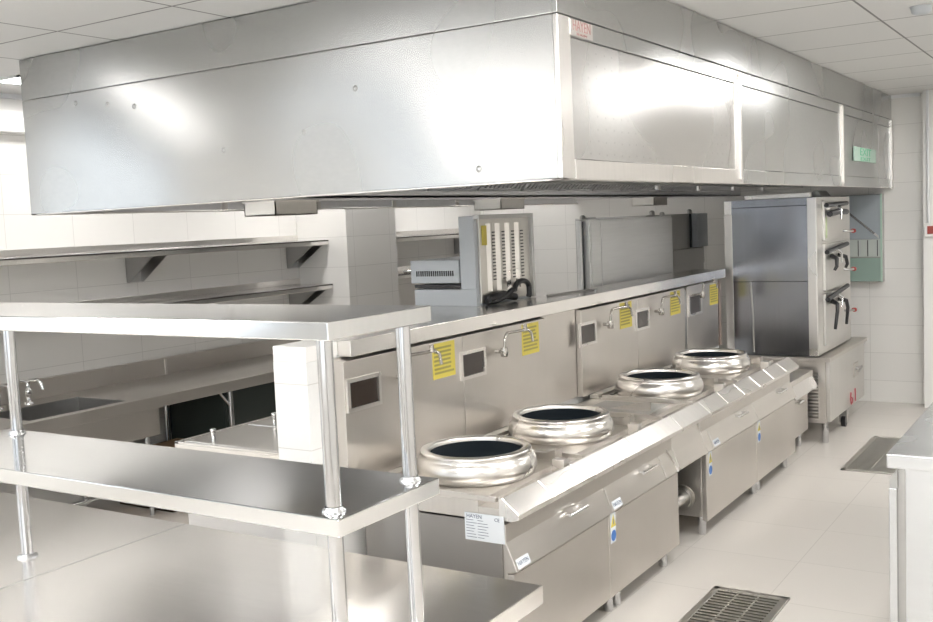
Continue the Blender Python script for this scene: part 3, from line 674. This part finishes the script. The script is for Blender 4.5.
wall_shelf('wall_shelf', 'upper steel wall shelf left of the tiled pillar', XB + .001, -5.90, 2.7, 7.015, 1.775, (3.2, 5.10, 6.86))
wall_shelf('wall_shelf', 'lower steel wall shelf left of the tiled pillar', XB + .001, -5.88, 2.7, 7.015, 1.385, (3.2, 5.10, 6.86))
wall_shelf('wall_shelf', 'upper steel wall shelf in the recess right of the tiled pillar', XB + .001, -5.90, 7.76, 10.1, 1.76, (7.9, 9.6))
wall_shelf('wall_shelf', 'lower steel wall shelf in the recess right of the tiled pillar', XB + .001, -5.88, 7.76, 10.1, 1.40, (7.9, 9.6))

# ---------------------------------------------------------------- work table with over-shelves in the foreground
wt = thing('work_table', 'foreground steel work table with two raised over-shelves on polished round posts', 'work table', (-2.75, 2.0, 0))
TX0, TX1, TY0, TY1, TZ = -4.35, -1.42, 1.25, 2.57, .80
tray(TX0, TY0, TZ - .055, TX1, TY1, TZ).build('table_top', m_top, wt, .003)
MB().box(-2.93, TY0, TZ - .001, -2.926, TY1, TZ + .0012).build('top_seam', m_dsteel, wt)
for x in (-4.25, -2.9, -1.50):
    for y in (1.35, 2.48): MB().tube([(x, y, 0), (x, y, TZ - .012)], .024, 14).build('leg', m_tube, wt)
box(-4.24, 1.34, .20, -1.49, 2.49, .225).build('undershelf', m_top, wt, .003)
RX0, RX1, RY0, RY1 = -3.25, -1.452, 1.707, 2.107
def slab(z, h):
    return tray(RX0, RY0, z - h, RX1, RY1, z).build('over_shelf', m_shelf, wt, .003)
slab(1.228, .042); slab(1.668, .042)
for x in (RX1 - .055, -3.14):
    for y in (RY0 + .05, RY1 - .05):
        p = MB().tube([(x, y, TZ), (x, y, 1.66)], .0185, 24).build('post', m_tube, wt)
        for z in (TZ, 1.228): MB().lathe((x, y, z), [(.034 if z < 1 else .028, 0), (.034 if z < 1 else .028, .005), (.022, .008), (.021, .012)], 24, True, False).build('post_flange', m_prep, p)

# ---------------------------------------------------------------- right-hand counter
rcn = thing('prep_counter', 'steel prep counter cut off by the right edge across the aisle', 'counter', (-.3, 5.5, 0))
box(-.80, 4.39, .79, .35, 6.9, .85).build('counter_top', m_prep, rcn, .004)
box(-.735, 4.43, .12, .30, 6.86, .79).build('body', m_prep, rcn, .003)
MB().box(-.765, 4.45, .12, -.735, 6.84, .79).build('dark_front_sheet', m_dsteel, rcn)  # darker steel sheet along the counter front
MB().prism([(-.795, .735), (-.765, .78), (-.765, .70), (-.795, .70)], 'y', 4.43, 4.47).build('leg_bracket', m_dsteel, rcn)
box(-.797, 4.42, 0, -.765, 4.46, .70).build('leg', m_prep, rcn, .003)
box(-.797, 6.80, 0, -.765, 6.84, .79).build('leg', m_prep, rcn, .003)
for y in (4.5, 6.8): leg(.2, y, rcn, .12, .024)
box(.33, 4.39, .85, .35, 6.9, .98).build('rear_upstand', m_prep, rcn, .003)

# ---------------------------------------------------------------- floor grates
def grate(x0, y0, x1, y1, lab):
    t = thing('floor_grate', lab, 'floor grate', ((x0 + x1) / 2, (y0 + y1) / 2, 0), 'steel floor drain grates in the aisle')
    MB().box(x0, y0, 0, x1, y1, .002).build('drain_pit', m_hole, t)
    f = .035
    MB().box(x0, y0, .001, x1, y0 + f, .010).box(x0, y1 - f, .001, x1, y1, .010).box(x0, y0, .001, x0 + f, y1, .010).box(x1 - f, y0, .001, x1, y1, .010).build('grate_frame', m_grate, t, .002)
    n = int((y1 - y0 - 2 * f) / .034); m = MB()
    for k in range(n):
        y = y0 + f + (k + .5) * (y1 - y0 - 2 * f) / n
        m.box(x0 + f, y - .009, .002, x1 - f, y + .009, .011)
    for q in (1 / 3, 2 / 3):
        x = x0 + f + (x1 - x0 - 2 * f) * q; m.box(x - .005, y0 + f, .002, x + .005, y1 - f, .0085)
    m.build('grate_bars', m_grate, t)
grate(-1.69, 4.05, -1.32, 4.83, 'slotted steel floor grate in the near part of the aisle')
grate(-1.66, 7.43, -1.12, 8.60, 'slotted steel floor grate farther off, beside the prep counter corner')

# ---------------------------------------------------------------- things on the end wall
wc = thing('wall_cabinet', 'green and grey glazed wall cabinet with a diagonal bar behind the steamer', 'wall cabinet', (-2.0, 10.180, 1.15))
box(-2.225, 10.100, 1.15, -1.854, 10.198, 1.965).build('casing', m_dsteel, wc, .003)
box(-2.215, 10.092, 1.55, -1.869, 10.100, 1.96).build('upper_panel', m_gglass, wc, .002)
MB().add([(-2.163, 10.086, 1.80), (-1.885, 10.086, 1.555), (-1.885, 10.086, 1.58), (-2.163, 10.086, 1.825), (-2.163, 10.092, 1.80), (-1.885, 10.092, 1.555), (-1.885, 10.092, 1.58), (-2.163, 10.092, 1.825)], [(0, 1, 2, 3), (4, 7, 6, 5), (0, 4, 5, 1), (1, 5, 6, 2), (2, 6, 7, 3), (3, 7, 4, 0)]).build('diagonal_bar', m_bevel, wc)
m = box(-2.215, 10.092, 1.385, -1.869, 10.100, 1.545).build('slatted_panel', plain('pale green tile', (.52, .56, .53), .3), wc)
for k in range(4): box(-2.155 + k * .085, 10.088, 1.39, -2.148 + k * .085, 10.092, 1.54).build('slat_line', m_black, m)
box(-2.215, 10.092, 1.155, -1.869, 10.100, 1.375).build('lower_panel', m_ggreen, wc, .002)
box(-1.869, 10.085, 1.15, -1.854, 10.100, 1.965).build('edge_trim', plain('green edge', (.45, .62, .52), .3), wc)
al = thing('alarm_call_point', 'small red and white alarm box on the white column at the right edge', 'alarm box', (-1.442, 10.010, 1.56))
box(-1.478, 9.980, 1.56, -1.375, 10.018, 1.68).build('housing', m_white, al, .004)
box(-1.452, 9.972, 1.585, -1.401, 9.980, 1.655).build('button_panel', m_red, al, .002)
cn = thing('conduit_pipe', 'thin white conduit running up the column above the alarm box', 'conduit', (-1.43, 10.005, 1.68))
MB().tube([(-1.447, 10.000, 1.68), (-1.447, 10.000, 2.855)], .011, 10).build('pipe', m_frame, cn)
for z in (1.95, 2.5): MB().tube([(-1.447, 10.000, z), (-1.447, 10.000, z + .03)], .016, 10).build('clip', m_frame, cn)

# ---------------------------------------------------------------- ceiling lights
def troffer(x0, y0, x1, y1, lab, g='ceiling panel lights'):
    t = thing('ceiling_light', lab, 'ceiling light', ((x0 + x1) / 2, (y0 + y1) / 2, ZC - .012), g)
    MB().box(x0, y0, ZC - .012, x1, y0 + .025, ZC - .001).box(x0, y1 - .025, ZC - .012, x1, y1, ZC - .001).box(x0, y0, ZC - .012, x0 + .025, y1, ZC - .001).box(x1 - .025, y0, ZC - .012, x1, y1, ZC - .001).build('frame', m_frame, t)
    box(x0 + .025, y0 + .025, ZC - .008, x1 - .025, y1 - .025, ZC - .002).build('diffuser', m_tube_lamp if x0 > -5.79 else m_slot_lamp, t)
troffer(-.98, 7.05, -.40, 8.25, 'bright rectangular ceiling light at the right edge over the aisle')
for (x, y) in ((-.70, 3.9), (-.70, 1.0), (1.6, 7.6), (1.6, 4.4), (1.6, 1.2), (-4.55, -.35), (-3.85, -.35), (-2.2, .6), (-1.8, -1.9), (.2, -1.9)):  # unseen ceiling lights, added so the steel has something bright to reflect
    troffer(x - .29, y - .6, x + .29, y + .6, 'rectangular ceiling light added outside the picture')
for y in (1.9, 4.4, 6.6, 8.9):
    troffer(-5.80, y - .6, -5.50, y + .6, 'rectangular ceiling light above the sink counter line', 'ceiling lights over the sink line')
sd = thing('smoke_detector', 'small round smoke detector on the ceiling at the top right corner', 'smoke detector', (-.86, 5.75, ZC - .04))
MB().lathe((-.86, 5.75, ZC - .04), [(.03, 0), (.045, .008), (.05, .03), (.055, .039)], 24, True, True).build('housing', m_grey, sd)
